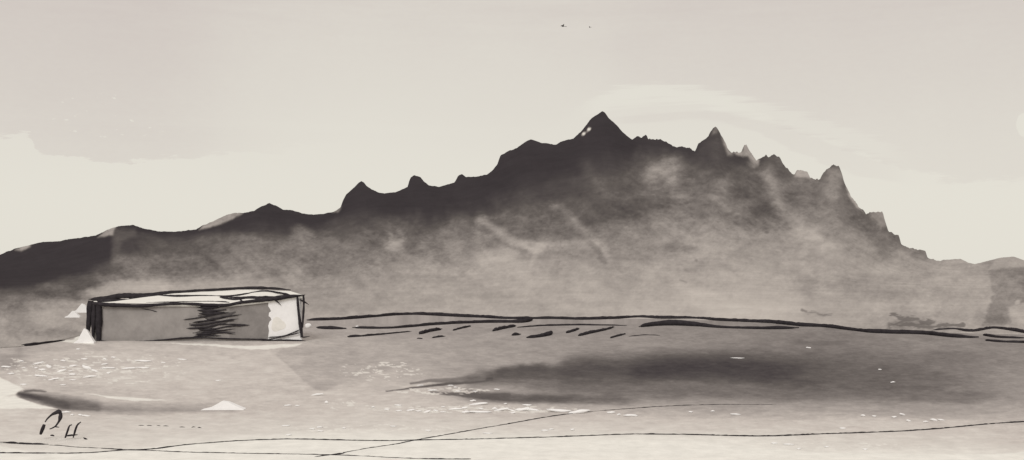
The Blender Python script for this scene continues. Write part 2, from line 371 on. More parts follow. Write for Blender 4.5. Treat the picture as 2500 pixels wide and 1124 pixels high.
def spline(pts, step):
    """Catmull-Rom through pts [(x,y,z,r)], resampled every step metres."""
    p = np.array(pts, float)
    if len(p) == 2: p = np.array([p[0], p[0] * .67 + p[1] * .33, p[0] * .33 + p[1] * .67, p[1]])
    e = np.vstack([2 * p[0] - p[1], p, 2 * p[-1] - p[-2]]); out = []
    for k in range(1, len(e) - 2):
        n = max(2, int(np.linalg.norm(e[k + 1][:3] - e[k][:3]) / step))
        t = np.linspace(0, 1, n, endpoint=False)[:, None]
        out.append(.5 * (2 * e[k] + (e[k + 1] - e[k - 1]) * t + (2 * e[k - 1] - 5 * e[k] + 4 * e[k + 1] - e[k + 2]) * t ** 2 + (3 * e[k] - e[k - 1] - 3 * e[k + 1] + e[k + 2]) * t ** 3))
    out.append(p[-1:]); return np.vstack(out)
def brush(pts, step=.12, rough=.28, wob=.12, flat=1.0, thin=1.0, taper=(.15, .3), seed=None):
    """An irregular tapering bar through pts [(x,y,z,radius)] as one mesh."""
    S = spline(pts, step); n = len(S); s = random.randint(0, 9999) if seed is None else seed
    k = np.arange(n) * step
    r0 = max(p[3] for p in pts)
    rad = S[:, 3] * (1 + rough * (fbm(k / (6 * r0), k * 0 + s, s, 4) + .6 * fbm(k / (1.6 * r0), k * 0 + s, s + 5, 3)))
    rad = np.maximum(rad * (taper[0] + (1 - taper[0]) * sstep(0, 3 * r0, k)) * (taper[1] + (1 - taper[1]) * sstep(0, 6 * r0, k[-1] - k)), .12 * r0)
    C = S[:, :3].copy()
    C[:, 2] += wob * r0 * fbm(k / (5 * r0), k * 0 + s + 9, s + 3, 3); C[:, 0] += wob * r0 * fbm(k / (5 * r0), k * 0 + s + 29, s + 4, 3)
    bm = bmesh.new(); rings = []
    for i in range(n):
        d = C[min(i + 1, n - 1)] - C[max(i - 1, 0)]; d = d / (np.linalg.norm(d) + 1e-9)
        up = np.array([0, 0, 1.0]) if abs(d[2]) < .85 else np.array([0, 1.0, 0])
        a = np.cross(d, up); a /= np.linalg.norm(a); b = np.cross(a, d)
        ring = []
        for j in range(8):
            th = j * math.tau / 8; q = C[i] + a * math.cos(th) * rad[i] * thin + b * math.sin(th) * rad[i] * flat
            ring.append(bm.verts.new(q))
        rings.append(ring)
    for r1, r2 in zip(rings, rings[1:]):
        for j in range(8): bm.faces.new((r1[j], r1[(j + 1) % 8], r2[(j + 1) % 8], r2[j]))
    bm.faces.new(rings[0][::-1]); bm.faces.new(rings[-1])
    bmesh.ops.recalc_face_normals(bm, faces=bm.faces)
    for f in bm.faces: f.smooth = True
    me = bpy.data.meshes.new('brush'); bm.to_mesh(me); bm.free(); return me
def prism(front, back, bevel=.015):
    """closed solid between two equal polygons of 3-D points"""
    bm = bmesh.new()
    a = [bm.verts.new(p) for p in front]; b = [bm.verts.new(p) for p in back]; n = len(a)
    bm.faces.new(a); bm.faces.new(b[::-1])
    for i in range(n): bm.faces.new((a[i], b[i], b[(i + 1) % n], a[(i + 1) % n]))
    bmesh.ops.recalc_face_normals(bm, faces=bm.faces)
    if bevel: bmesh.ops.bevel(bm, geom=list(bm.edges), offset=bevel, segments=1, affect='EDGES')
    me = bpy.data.meshes.new('solid'); bm.to_mesh(me); bm.free(); return me

# ------------------------------------------------------------------ the ground
px = np.concatenate([np.linspace(-5000, -420, 60)[:-1], np.arange(-420, 2920, 2.6), np.linspace(2920, 7500, 60)])
py = np.concatenate([np.array([653.75, 657, 662, 670, 685, 700, 720, 740, 755]), np.arange(762, 1210, 1.5), np.arange(1215, 2600, 40)])
PX, PY = np.meshgrid(px, py)
Yg = depth(PY); Xg = (PX - CX) / FOC * Yg
Zg = ground_z(Xg, Yg)
tone = rgb_of(ground_tone(np.clip(PX, -200, 2700).reshape(-1), np.clip(PY, 790, 1150).reshape(-1))) / E_GROUND
g = obj_from('ground', grid_mesh('ground', np.stack([Xg, Yg, Zg], -1), tone), M['ground']); tag(g, kind='structure')
# wide surrounding land, a little below, out to the horizon
ax = np.linspace(-6000, 6000, 41); PXw, PYw = np.meshgrid(ax, ax)
gw = obj_from('terrain', grid_mesh('terrain', np.stack([PXw, PYw, PXw * 0 - 1.2], -1), np.ones((41, 41, 3)) * rgb_of(np.array([165.]))[0]), M['ground']); tag(gw, kind='structure')

# ------------------------------------------------------------------ the mountain
px = np.concatenate([np.linspace(-1600, -310, 60)[:-1], np.arange(-310, 2810, 2.2), np.linspace(2810, 4100, 60)])
NT = 230
t = np.linspace(0, 1, NT) ** .9
PX, TT = np.meshgrid(px, t)
cy = crest(px)[None, :]; by = base(px)[None, :] + 0 * PX
Yb = depth(by)
Yc = 720 + 90 * fbm(px / 420, px * 0 + 1, 77, 3)[None, :] + 0 * PX
cs = crest_wide(px)[None, :] - 14
PYm = by + (cy - by) * TT
HH = np.clip((by - PYm) / (by - cs), 0, 1.5)                 # height on the smooth face, independent of the jags
inc = (Yc - Yb) * HH ** 1.15
Yd = (EYE - .05) * FOC / np.maximum(PYm - HOR, .5)          # never below the plain it rises from
cap = np.maximum(.8 * (Yd - Yb), .001)
inc = (np.maximum(inc, .001) ** -3. + cap ** -3.) ** (-1 / 3.)
gully = fbm(PX / 75 + PYm / 90, PYm / 60 - PX / 300, 80, 5, .5)
rel = np.clip(HH * (1.15 - HH), 0, 1) * 2.0 * inc / (inc + 80)
Ym = Yb + inc + gully * 14 * rel + 3 * rel * fbm(PX / 14, PYm / 12, 83, 3)
Xm = (PX - CX) / FOC * Ym; Zm = EYE - (PYm - HOR) / FOC * Ym
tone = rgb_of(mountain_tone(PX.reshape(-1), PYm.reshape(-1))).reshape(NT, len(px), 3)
# the far side falls away behind the ridge
Pb, Tb = [], []
for k, s in enumerate((.04, .12, .3, .6, 1.0)):
    Yk = Ym[-1] + 520 * s
    Zk = Zm[-1] * (1 - s) ** 1.4 - 6 * s
    Pb.append(np.stack([(px - CX) / FOC * Yk, Yk, Zk - .6], -1)); Tb.append(np.tile(rgb_of(np.array([80. + 60 * s])), (len(px), 1)))
P = np.concatenate([np.stack([Xm, Ym, Zm], -1), np.array(Pb)], 0); tone = np.concatenate([tone, np.array(Tb)], 0)
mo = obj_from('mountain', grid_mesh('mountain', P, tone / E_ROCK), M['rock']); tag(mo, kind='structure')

# ------------------------------------------------------------------ the hut
hut = empty('hut', at(480, 835, 82)); tag(hut, 'long low flat roofed hut with black timber frame, grey boarded front and white right end', 'hut')
YF = 82.0
def F(px_, py_, dy=0.0, r=None):
    p = at(px_, py_, YF); p = (p[0], p[1] + dy, p[2])
    return p if r is None else (*p, 1.08 * r * YF / FOC)
def part(name, me, mat, label=None, parent=None):
    o = obj_from(name, me, mat, None); o.parent = parent or hut
    base_ = o.parent
    while base_.parent: base_ = base_.parent
    o.location = [-c for c in base_.location] if o.parent is hut else (0, 0, 0)
    if label: o['label'] = label
    return o
def wall_solid(px_poly, dy0, dy1):
    return prism([F(x, y, dy0) for x, y in px_poly], [F(x, y, dy1) for x, y in px_poly], 0)
part('wall', wall_solid([(228,740),(474,743),(474,841),(228,841)], 0, .25), M['grey'], 'grey boarded wall left of the dark doorway')
part('wall', wall_solid([(560,743),(674,733),(674,841),(560,841)], 0, .25), M['grey2'], 'darker grey boarded wall right of the dark doorway')
ww = part('wall', wall_solid([(656,735),(732,722),(738,841),(654,841),(655,822),(657,808),(655,796),(658,786),(663,781),(661,776),(656,772),(657,764),(662,760),(659,754),(655,748)], -.03, -.006), M['white'], 'white limewashed end section of the front wall')
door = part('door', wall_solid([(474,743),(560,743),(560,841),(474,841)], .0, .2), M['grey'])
# grey shadow spot, painted as a flat patch on the limewash
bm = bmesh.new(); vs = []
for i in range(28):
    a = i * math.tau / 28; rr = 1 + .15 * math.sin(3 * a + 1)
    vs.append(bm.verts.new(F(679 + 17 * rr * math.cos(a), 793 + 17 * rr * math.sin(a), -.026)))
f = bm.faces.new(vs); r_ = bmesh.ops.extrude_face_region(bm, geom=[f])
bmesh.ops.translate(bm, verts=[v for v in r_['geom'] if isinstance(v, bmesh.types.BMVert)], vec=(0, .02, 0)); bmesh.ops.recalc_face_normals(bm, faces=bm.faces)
bmesh.ops.translate(bm, verts=bm.verts, vec=(0, -.014, 0)); me = bpy.data.meshes.new('patch'); bm.to_mesh(me); bm.free(); part('shade_patch', me, M['patch'], 'rounded grey shadow spot painted on the white end wall', ww)
# side and rear walls
def Q(x, y, z): return (x, y, z)
fl, fr = F(228, 740), F(736, 722); zl, zr = fl[2], fr[2]
bl, br = at(246, 737, 87.5), at(706, 714, 87.5)
def vwall(p0, z0, p1, z1, th):
    return prism([(p0[0], p0[1], -.2), (p1[0], p1[1], -.2), (p1[0], p1[1], z1), (p0[0], p0[1], z0)],
                 [(p0[0] + th[0], p0[1] + th[1], -.2), (p1[0] + th[0], p1[1] + th[1], -.2), (p1[0] + th[0], p1[1] + th[1], z1), (p0[0] + th[0], p0[1] + th[1], z0)])
part('side_wall', vwall((fl[0] + .03, fl[1] + .26), zl - .1, (bl[0], bl[1]), bl[2] - .2, (.22, 0)), M['grey'])
part('side_wall', vwall((fr[0] - .03, fr[1] + .26), zr - .1, (br[0], br[1]), br[2] - .2, (-.22, 0)), M['white'])
part('rear_wall', vwall((bl[0] + .02, bl[1] + .02), bl[2] - .2, (br[0] - .02, br[1] + .02), br[2] - .2, (0, .22)), M['grey'])
# roof slab, rising towards the back so its pale top shows
rf = [F(221, 745, -.12), F(440, 744, -.12), F(560, 745, -.12), F(655, 735, -.12), F(742, 722, -.12)]
rb = [at(741, 721, 82.4), at(708, 711, 88), at(600, 707, 88), at(430, 716, 88), at(342, 727, 88), at(224, 735, 88)]
top = [(p[0], p[1], p[2]) for p in rf + rb]; bot = [(p[0], p[1], p[2] - .14) for p in top]
bm = bmesh.new()
a = [bm.verts.new(p) for p in top]; b = [bm.verts.new(p) for p in bot]; n = len(a)
fa = bm.faces.new(a); fb = bm.faces.new(b[::-1])
for i in range(n): bm.faces.new((a[i], b[i], b[(i + 1) % n], a[(i + 1) % n]))
bmesh.ops.triangulate(bm, faces=[fa, fb]); bmesh.ops.recalc_face_normals(bm, faces=bm.faces)
me = bpy.data.meshes.new('roof'); bm.to_mesh(me); bm.free(); roof = part('roof', me, M['roof'])
def roofpt(px_, py_, r):      # a point of the roof plane, found by depth between eave and back edge
    ey = np.interp(px_, [221, 440, 560, 655, 742], [745, 744, 745, 735, 722]); ry = np.interp(px_, [224, 342, 430, 600, 708, 742], [735, 727, 716, 707, 711, 720])
    k = float(np.clip((ey - py_) / max(ey - ry, 1), 0, 1)); Y = 81.9 + (88 - 81.9) * k
    p = at(px_, py_ - r * .8, Y); return (*p, 1.12 * r * Y / FOC)
def ink(name, pts, mat='ink', parent=None, label=None, **kw):
    return part(name, brush(pts, step=.1, **kw), M[mat], label, parent)
ink('roof_edge', [roofpt(*p) for p in [(216,735,4),(256,734,5),(300,727,6),(342,725.5,4.5),(427,716,3.2),(520,710,3),(598,706.5,3.2),(660,707,3.4),(710,711.5,3.6)]], parent=roof, label='black rear roof edge')
ink('roof_edge', [F(*p[:2], -.2, p[2]) for p in [(219,741,5),(262,744,4.5),(334,747,4),(390,744,3.2),(445,741.5,3),(500,744,3.4),(555,745,3.6),(584,740,3.2),(658,731,4.4),(700,725,4.8),(746,720,3)]], parent=roof, label='black front roof edge')
ink('batten', [roofpt(*p) for p in [(308,736,2),(330,731,3),(356,727,3.4),(427,725.5,2.8),(490,724.5,2.2),(548,726,2.4),(598,720,2),(640,713,2),(670,715,2),(708,722,2.4)]], parent=roof)
ink('batten', [roofpt(*p) for p in [(236,738,4),(262,739,4),(300,736,3),(335,735,1.6)]], parent=roof)
ink('batten', [roofpt(*p) for p in [(350,741,1.2),(440,739,1.6),(520,738,1.4),(560,740,2)]], parent=roof)
ink('batten', [roofpt(*p) for p in [(535,728,3),(552,732,3),(580,733,2.6),(605,730,3),(640,732,2.4)]], parent=roof)
ink('batten', [roofpt(*p) for p in [(537,727,3),(575,728.5,2),(610,729,3),(640,729.5,3.4),(672,727,3)]], parent=roof)
ink('batten', [roofpt(*p) for p in [(585,733,1.6),(600,738,1.4),(640,731,1.6),(660,729,2)]], parent=roof)
# posts, sill, braces
ink('post', [F(x, y, -.16, r) for x, y, r in [(224,735,7),(221,760,7.5),(219,790,6.5),(216,815,4.5),(214,832,3)]], taper=(.8, .7))
ink('post', [F(x, y, -.1, r) for x, y, r in [(243,741,8),(243,770,7),(242,800,7),(242,820,6.5),(241,836,6)]], taper=(.8, .7))
ink('post', [F(x, y, -.18, r) for x, y, r in [(232,745,6),(231,780,5.5),(229,815,3),(229,832,2.6),(233,842,3),(238,846,3)]], taper=(.8, .7))
ink('post', [F(x, y, -.16, r) for x, y, r in [(727,724,3),(729,750,2.6),(732,780,3),(736,805,4),(738,824,5)]], taper=(.8, .7))
ink('post', [F(x, y, -.16, r) for x, y, r in [(742,720,2.6),(742.5,745,2.4),(741,775,2.4),(739,800,2.8)]], taper=(.8, .7))
ink('bracket', [F(x, y, -.2, r) for x, y, r in [(730,731,1.8),(742,736,2),(755,744,2)]])
ink('bracket', [F(x, y, -.16, r) for x, y, r in [(668,731,1.6),(678,737,1.8),(687,745,2)]])
ink('sill', [F(x, y, -.1, r) for x, y, r in [(240,832,2.4),(270,835,1.7),(306,836.5,2.6),(360,834,2),(410,829,1.7),(462,825,1.8),(510,825,1.4),(555,827,1.6),(610,828,1.4),(660,829,1.8)]])
ink('sill', [F(x, y, -.1, r) for x, y, r in [(648,833,1.6),(680,831,2),(720,832,2.4),(755,835,3)]])
ink('sill', [F(x, y, -.14, r) for x, y, r in [(655,824,1.2),(690,821,1.3),(712,814,1.3),(733,805,1.5)]])
ink('brace', [F(x, y, -.2, r) for x, y, r in [(604,844,1.2),(625,838,1.8),(660,829,1.4),(700,820,1.3),(736,812,1.5)]])
ink('brace', [F(x, y, -.24, r) for x, y, r in [(612,840,1.6),(632,845,2),(670,844,1.6),(714,842.5,1.3)]])
ink('brace', [F(x, y, -.16, r) for x, y, r in [(734,823,3.4),(745,823,3),(757,821,2)]])
# the doorway: dark boards nailed across it at a slant
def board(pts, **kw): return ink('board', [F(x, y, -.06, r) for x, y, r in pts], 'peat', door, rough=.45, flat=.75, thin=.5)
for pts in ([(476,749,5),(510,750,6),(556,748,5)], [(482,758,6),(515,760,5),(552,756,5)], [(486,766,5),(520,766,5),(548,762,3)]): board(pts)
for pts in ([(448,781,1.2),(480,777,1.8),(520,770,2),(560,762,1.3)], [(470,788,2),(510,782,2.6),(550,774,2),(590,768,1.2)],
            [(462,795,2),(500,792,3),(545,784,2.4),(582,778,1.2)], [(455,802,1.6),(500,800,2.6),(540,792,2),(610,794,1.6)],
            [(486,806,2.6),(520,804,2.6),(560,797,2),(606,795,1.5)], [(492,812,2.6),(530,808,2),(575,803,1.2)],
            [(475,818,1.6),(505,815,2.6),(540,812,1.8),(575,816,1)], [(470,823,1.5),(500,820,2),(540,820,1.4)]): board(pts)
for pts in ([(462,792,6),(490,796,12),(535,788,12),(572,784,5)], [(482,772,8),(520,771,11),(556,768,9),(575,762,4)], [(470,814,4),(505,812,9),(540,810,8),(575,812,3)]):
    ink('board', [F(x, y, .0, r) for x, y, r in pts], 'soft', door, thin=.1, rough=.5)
# fine cracks on the grey boards
ink('board', [F(x, y, -.01, r) for x, y, r in [(345,754,.7),(365,757,.9),(384,762,.9)]], 'ink', None, rough=.5)

# ------------------------------------------------------------------ dark field walls and peat banks on the moor
def lying(name, pts, label, cat, group=None, mat='ink', **kw):
    P_ = []
    for x, y, r in pts:
        Y = depth(y); q = on_ground(x, y); r = r * kw.get('bold', 1.2); P_.append((q[0], q[1], q[2] + .55 * r * Y / FOC, r * Y / FOC))
    c = P_[0][:3]
    kw.pop('bold', 0); me = brush(P_, step=kw.pop('step', .25), **kw)
    o = bpy.data.objects.new(name, me); me.materials.append(M[mat]); COL.objects.link(o)
    me.transform(__import__('mathutils').Matrix.Translation((-c[0], -c[1], 0))); o.location = (c[0], c[1], 0)
    return tag(o, label, cat, group, 'thing')
W = 'dark low walls along the foot of the mountain'
lying('field_wall', [(748,783,3),(800,782,3.6),(860,779,3.8),(920,774,3.6),(970,770,3.4),(1020,769,3.6),(1060,771,4),(1120,774,4),(1180,776,3.6),(1230,779,3.2),(1300,779,3.4),(1360,779,3.4),(1420,781,3.6),(1500,779,3.8),(1560,777,3.6),(1620,779,4.2),(1700,780,4),(1750,783,3.8),(1830,787,4),(1900,791,5),(1960,797,5),(2010,799,4.4),(2060,805,4),(2120,812,5),(2180,815,5.5),(2260,817,5.5),(2330,824,4.5),(2390,826,4)],
      'longest dark low wall, an unbroken line from the hut to the right edge', 'wall', W)
lying('field_wall', [(772,802,3),(800,804,4),(846,804,3.2)], 'short broken piece of dark wall just right of the hut', 'wall', W)
lying('field_wall', [(860,802,3),(940,803,3),(1000,799,3.4),(1060,794,3.6),(1120,791,4),(1180,789,4),(1240,788,4.2),(1275,788,5),(1300,783,4)], 'second dark wall slanting up from beside the hut to join the long wall', 'wall', W)
lying('field_wall', [(1262,800,1.2),(1320,797,2),(1400,795,2.2),(1470,795,1.8),(1530,796,1.2)], 'thin dark wall under the middle of the long wall', 'wall', W)
lying('field_wall', [(1560,800,3),(1600,796,6),(1650,795,7.5),(1700,797,6),(1740,800,4),(1780,802,3),(1850,804,3.4),(1900,804,4),(1950,802,3)], 'thickest black stretch of wall below the long wall', 'wall', W)
lying('field_wall', [(2270,809,2.4),(2330,807,3.4),(2370,812,4),(2420,806,5),(2460,809,5),(2500,815,5),(2560,824,4),(2640,830,4)], 'upper dark wall at the right edge of the picture', 'wall', W)
lying('field_wall', [(2405,832,3),(2440,836,3),(2500,838,3.2),(2600,842,3)], 'lowest short wall at the right edge of the picture', 'wall', W)
lying('field_wall', [(52,845,4.5),(75,844,4),(110,839,2.6),(158,832,2)], 'short dark wall lying left of the hut', 'wall', W)
lying('field_wall', [(2400,819,3.4),(2440,825,3),(2500,827,3)], 'middle dark wall of the three at the right edge', 'wall', W)
B = 'short dark peat banks below the long wall'
def bank(pts, label): lying('peat_bank', pts, label, 'peat bank', B, 'peat', bold=.9, rough=.5, taper=(.3, .15))
bank([(848,824,3.6),(890,822,3.4),(950,816,2.6),(1005,810,1.6)], 'longest thin peat bank, nearest the hut')
bank([(1024,817,4.6),(1045,811,5.4),(1080,805,4)], 'thick slanted peat bank second from the hut')
bank([(1018,827,1.8),(1032,828,2.6)], 'tiny peat dab at the foot of the second bank')
bank([(1055,826,2.6),(1070,824,3),(1088,822,2)], 'small peat bank right of the tiny dab')
bank([(1106,808,2.6),(1125,803,3.2),(1150,797,2.6)], 'slanted peat bank touching the second wall')
bank([(1202,810,3.6),(1225,804,5),(1260,797,4)], 'slanted peat bank under the meeting of the two walls')
bank([(1250,820,4.5),(1272,818,3.6)], 'stubby peat bank left of the broad one')
bank([(1285,826,4),(1310,824,5),(1340,818,5.5),(1346,812,4)], 'broad black peat bank at the middle of the row')
bank([(1382,814,3.6),(1400,809,4),(1415,803,2)], 'small slanted peat bank right of the broad one')
bank([(1412,821,4),(1440,815,4.6),(1480,806,3.6),(1500,799,2)], 'long slanted peat bank at the right of the row')
bank([(1490,826,2.6),(1510,821,3.2),(1528,816,2)], 'short peat bank right of the long slanted one')
bank([(1535,822,1.2),(1575,819,1.4),(1612,820,1.2)], 'thin flat peat line at the far right of the row')

# ------------------------------------------------------------------ thin ruts across the pale foreground
R_ = 'thin dark ruts across the pale foreground'
def rut(pts, label): lying('rut', pts, label, 'rut', R_, 'ink', bold=1.0, step=.09, rough=.75, wob=.35, flat=.6)
rut([(-160,1108,2),(0,1107,2.2),(100,1108,2),(210,1107,1.8),(300,1101,1.8),(375,1098,2.2),(450,1088,1.9),(560,1079,1.7),(640,1075,1.6),(710,1073,1.8),(830,1075,2),(915,1075.5,1.5),(1000,1075,1.9),(1120,1073,1.8),(1250,1070,1.6),(1400,1065,1.8),(1530,1061,2),(1650,1061,2.1),(1760,1063,2.2),(1870,1065,2.4),(1990,1062,2.2),(2110,1058.5,2.2),(2200,1054,2.2),(2300,1047,2.2),(2420,1036,2.2),(2500,1031,2.3),(2640,1020,2.2)], 'long thin rut crossing the whole foreground to the right edge')
rut([(-160,1078,3),(0,1082,3.2),(60,1085,3.2),(118,1087,3)], 'short thick rut under the initials at the left edge')
rut([(119,1088,1),(150,1089.5,1.1),(190,1093,1.2),(250,1096,1.4),(300,1100,2.2),(330,1101,1.6),(378,1102,1.2),(430,1105,1.4),(520,1107,1.5),(620,1108.5,1.5),(720,1110,1.3),(800,1111,1.5),(880,1113,1.2),(960,1117,1.5),(1060,1121,1.8),(1150,1123,2)], 'faint rut closest to the viewer along the bottom edge')
rut([(768,1116,1.2),(800,1112,1.8),(834,1108,2.4),(845,1104,1.2),(900,1094,1.3),(960,1085,1.4),(1010,1075,1.4),(1060,1066,1.4),(1150,1050,1.4),(1250,1034,1.3),(1330,1020,1.4),(1400,1010,1.3),(1500,1002,1.2),(1580,996,1.1),(1650,992,1.1),(1720,990,1),(1780,988,.9),(1895,989,.9)], 'rut rising diagonally from bottom centre towards the dark peat')
D_ = 'dashes of the dotted line'
for x0, x1, y in ((338,352,1040),(358,372,1040.5),(382,392,1041),(398,412,1041.5),(438,452,1044)):
    lying('dash', [(x0, y, 1.1), ((x0 + x1) / 2, y, 1.4), (x1, y + .4, 1.1)], 'tiny thin dash in the dotted line right of the initials', 'dash', D_, 'ink', bold=.7, step=.03)
lying('dash', [(467,1045,1.6),(472,1044,2.4),(477,1044,1.5)], 'bolder left dot of the pair ending the dotted line', 'dash', D_, 'ink', bold=.7, step=.03)
lying('dash', [(482,1045,1.3),(487,1045.5,2.1),(492,1046,1.2)], 'bolder last dot ending the dotted line', 'dash', D_, 'ink', bold=.7, step=.03)

# ------------------------------------------------------------------ the initials standing on the pale ground
YS = depth(1074.0)
def SG(x, y, r): return (*at(x, y, YS), r * YS / FOC)
def initial(name, strokes, label):
    e = empty(name, at(strokes[0][0][0], 1074, YS)); tag(e, label, 'letter', 'black handwritten initials in the left foreground')
    for s in strokes:
        me = brush([SG(*p) for p in s], step=.02, rough=.15, wob=.08, flat=1.0, taper=(.8, .7))
        o = obj_from('letter_stroke', me, M['ink'], None); o.parent = e; o.location = [-c for c in e.location]
K = 300 / 1505.0
def z(pts): return [(x * K, 900 + y * K, 1.2 * r * K) for x, y, r in pts]
initial('letter', [z([(540,690,20),(525,730,24),(508,775,22),(496,806,16)]),
                   z([(552,655,8),(580,615,9),(630,570,11),(680,545,18),(722,530,24),(742,560,18),(738,600,22),(720,650,13),(680,705,10),(640,730,9),(608,742,7)]),
                   z([(665,712,4),(690,716,7),(725,720,4)])], 'black handwritten capital P standing at the left foreground')
initial('letter', [z([(880,690,7),(850,705,9),(830,760,12),(812,810,14),(798,850,13)]), z([(990,655,6),(950,690,9),(928,740,11),(910,800,11),(896,848,8)]), z([(812,825,8),(870,818,10),(948,812,7)])],
        'black handwritten capital H right of the P')
initial('full_stop', [z([(618,820,8),(640,818,14),(664,826,8)])], 'black dot between the P and the H')
initial('full_stop', [z([(1020,848,6),(1042,858,12),(1068,868,7)])], 'black dot right of the H')

# ------------------------------------------------------------------ white stones
def stone_mesh(w, h, d, seed, tri=False):
    r = random.Random(seed); bm = bmesh.new()
    if tri:
        prof = [(-.5, 0), (-.3, .22), (-.02, 1), (.14, .86), (.32, .45), (.5, .06)]
        a = [bm.verts.new((x * w, -d / 2 * (1 - .5 * z_), z_ * h)) for x, z_ in prof]; b = [bm.verts.new((x * w, d / 2 * (1 - .5 * z_), z_ * h)) for x, z_ in prof]
        a0 = [bm.verts.new((x * w, -d * .55, -.05)) for x in (.5, -.5)]; b0 = [bm.verts.new((x * w, d * .55, -.05)) for x in (.5, -.5)]
        A = a + a0; Bq = b + b0; n = len(A)
        bm.faces.new(A); bm.faces.new(Bq[::-1])
        for i in range(n): bm.faces.new((A[i], Bq[i], Bq[(i + 1) % n], A[(i + 1) % n]))
    else:
        bmesh.ops.create_icosphere(bm, subdivisions=2, radius=1)
        o1, o2 = r.random() * 9, r.random() * 9
        for v in bm.verts:
            k = 1 + .22 * math.sin(3.1 * v.co.x + o1) * math.cos(2.3 * v.co.z + o2) + .12 * math.sin(7 * v.co.x + o2)
            v.co = (v.co.x * w / 2 * k, v.co.y * d / 2 * k, v.co.z * h / 2 * k)
    bmesh.ops.recalc_face_normals(bm, faces=bm.faces)
    for f in bm.faces: f.smooth = not tri
    me = bpy.data.meshes.new('stone'); bm.to_mesh(me); bm.free(); me.materials.append(M['stone']); return me
def stone(x, y, w, h, label, group=None, tri=False, name='stone', rot=0):
    Y = depth(y + h / 2); s = Y / FOC
    me = stone_mesh(w * s, h * s, max(.25 * w * s, .12), int(x * 7 + y), tri)
    o = bpy.data.objects.new(name, me); COL.objects.link(o)
    q = on_ground(x, y + h / 2); o.location = (q[0], q[1], q[2] + (0 if tri else h * s * .42)); o.rotation_euler = (0, math.radians(rot), 0)
    tag(o, label, 'stone', group); return o
def scatter(lst, label, group):
    for q in lst: stone(q[0], q[1], q[2] * 1.25, q[3] * .95, label, group, rot=q[4] if len(q) > 4 else 0)
stone(546, 989, 104, 21, 'large white wedge shaped rock alone on the left foreground', None, True, 'rock')
stone(207, 820, 50, 36, 'tallest white rock leaning against the left end of the hut', 'white rocks at the left end of the hut', True, 'rock')
stone(201, 755, 30, 14, 'upper white rock on the slope behind the left end of the hut', 'white rocks at the left end of the hut', True, 'rock').location = at(201, 762, 92)
stone(178, 769, 27, 11, 'lower white rock on the slope behind the left end of the hut', 'white rocks at the left end of the hut', True, 'rock').location = at(178, 774, 90)
stone(173, 809, 9, 5, 'small white stone on the slope left of the tallest rock', 'white rocks at the left end of the hut')
stone(752, 795, 16, 12, 'white rock tucked against the right end of the hut', None, False, 'rock')
stone(872, 798, 9, 7, 'small white stone between two dark walls right of the hut')
scatter([(15,895,24,5,4),(27,912,14,4),(52,881,10,4),(58,898,8,3),(88,898,8,4),(92,887,24,5,-15),(103,902,14,6),(119,895,13,9,10),(101,918,26,5,6),(131,926,24,5,-8),(149,906,20,6,-20),
         (154,880,10,5),(155,897,10,3),(178,893,17,5,-6),(172,906,10,3),(177,915,16,6),(178,928,13,3),(206,876,12,4),(212,897,20,10,20),(232,905,18,5,15),(219,920,28,5,-6),
         (256,876,9,4),(277,872,9,4),(255,889,16,4,-5),(264,898,34,4),(315,899,32,5,-2),(349,898,24,4),(350,881,32,5,2),(445,877,20,4,4),(399,885,9,3),(265,911,10,5),(191,852,10,4),(58,939,12,4),(154,940,11,3)],
        'small flat white stone in the wide scatter below the hut', 'white stones scattered below the hut')
scatter([(161,1007,18,5),(176,1013,7,4),(196,1013,8,5),(210,1015,18,4,5)], 'white pebble in the short row above the initials', 'white stones above the initials')
scatter([(911,994,7,4),(945,1000,10,4),(972,990,14,4),(974,1003,12,3),(1003,1002,22,5,-8),(1022,1004,12,3),(1043,1005,16,6,-22),(1064,1003,12,4,15),(1082,1006,13,3),(1082,994,10,3),
         (1112,999,26,5,-4),(1135,996,14,5),(1137,1006,15,7),(1155,978,12,5),(1168,986,36,6,-6),(1170,1006,46,5),(1174,998,12,4),(1208,997,10,6),(1222,1000,34,5,-10),(1250,1002,16,4,15),
         (1275,999,34,8,-8),(1287,989,18,5),(1296,1000,36,6,6),(1253,1008,10,4),(1234,986,7,3)],
        'white stone in the broken row under the dark peat', 'white stones in a row under the dark peat')
stone(1365, 1002, 62, 8, 'longest flat white stone in the row under the dark peat', 'white stones in a row under the dark peat', rot=3)
stone(1414, 1005, 50, 9, 'flat white stone right of the longest one', 'white stones in a row under the dark peat', rot=-8)
scatter([(1492,1008,18,6),(1511,1013,8,4),(1540,1015,30,6,3),(1686,1006,9,4),(1740,1004,8,4),(1796,1012,20,4,3)], 'white stone near the rising rut under the dark peat', 'white stones beside the diagonal rut')
scatter([(1056,954,20,4),(1118,956,16,4),(1213,951,12,4),(1112,946,8,3),(1160,956,10,3),(1026,941,16,3),(1100,941,14,3)], 'white pebble among the pointed tips of the dark peat', 'white stones at the tips of the peat')
scatter([(2107,1015,9,5),(2134,1017,9,4),(2183,1019,10,5),(2203,1012,14,5,10),(2218,1028,10,5,10),(2260,1030,10,4),(2280,1026,14,6,12),(2297,1026,13,4,10),(2057,1047,12,4)], 'white pebble in the small cluster at the right foreground', 'white stones at the right foreground')
scatter([(1890,1081,12,4),(1925,1084,22,4),(2018,1091,9,3),(2112,1098,9,4),(1950,1095,8,3)], 'pale pebble below the long rut at the right', 'white stones below the long rut')
scatter([(2148,902,8,4),(2180,933,9,4),(1800,874,28,3),(1974,849,12,4)], 'pale stone lying on the dark peat', 'white stones on the dark peat')
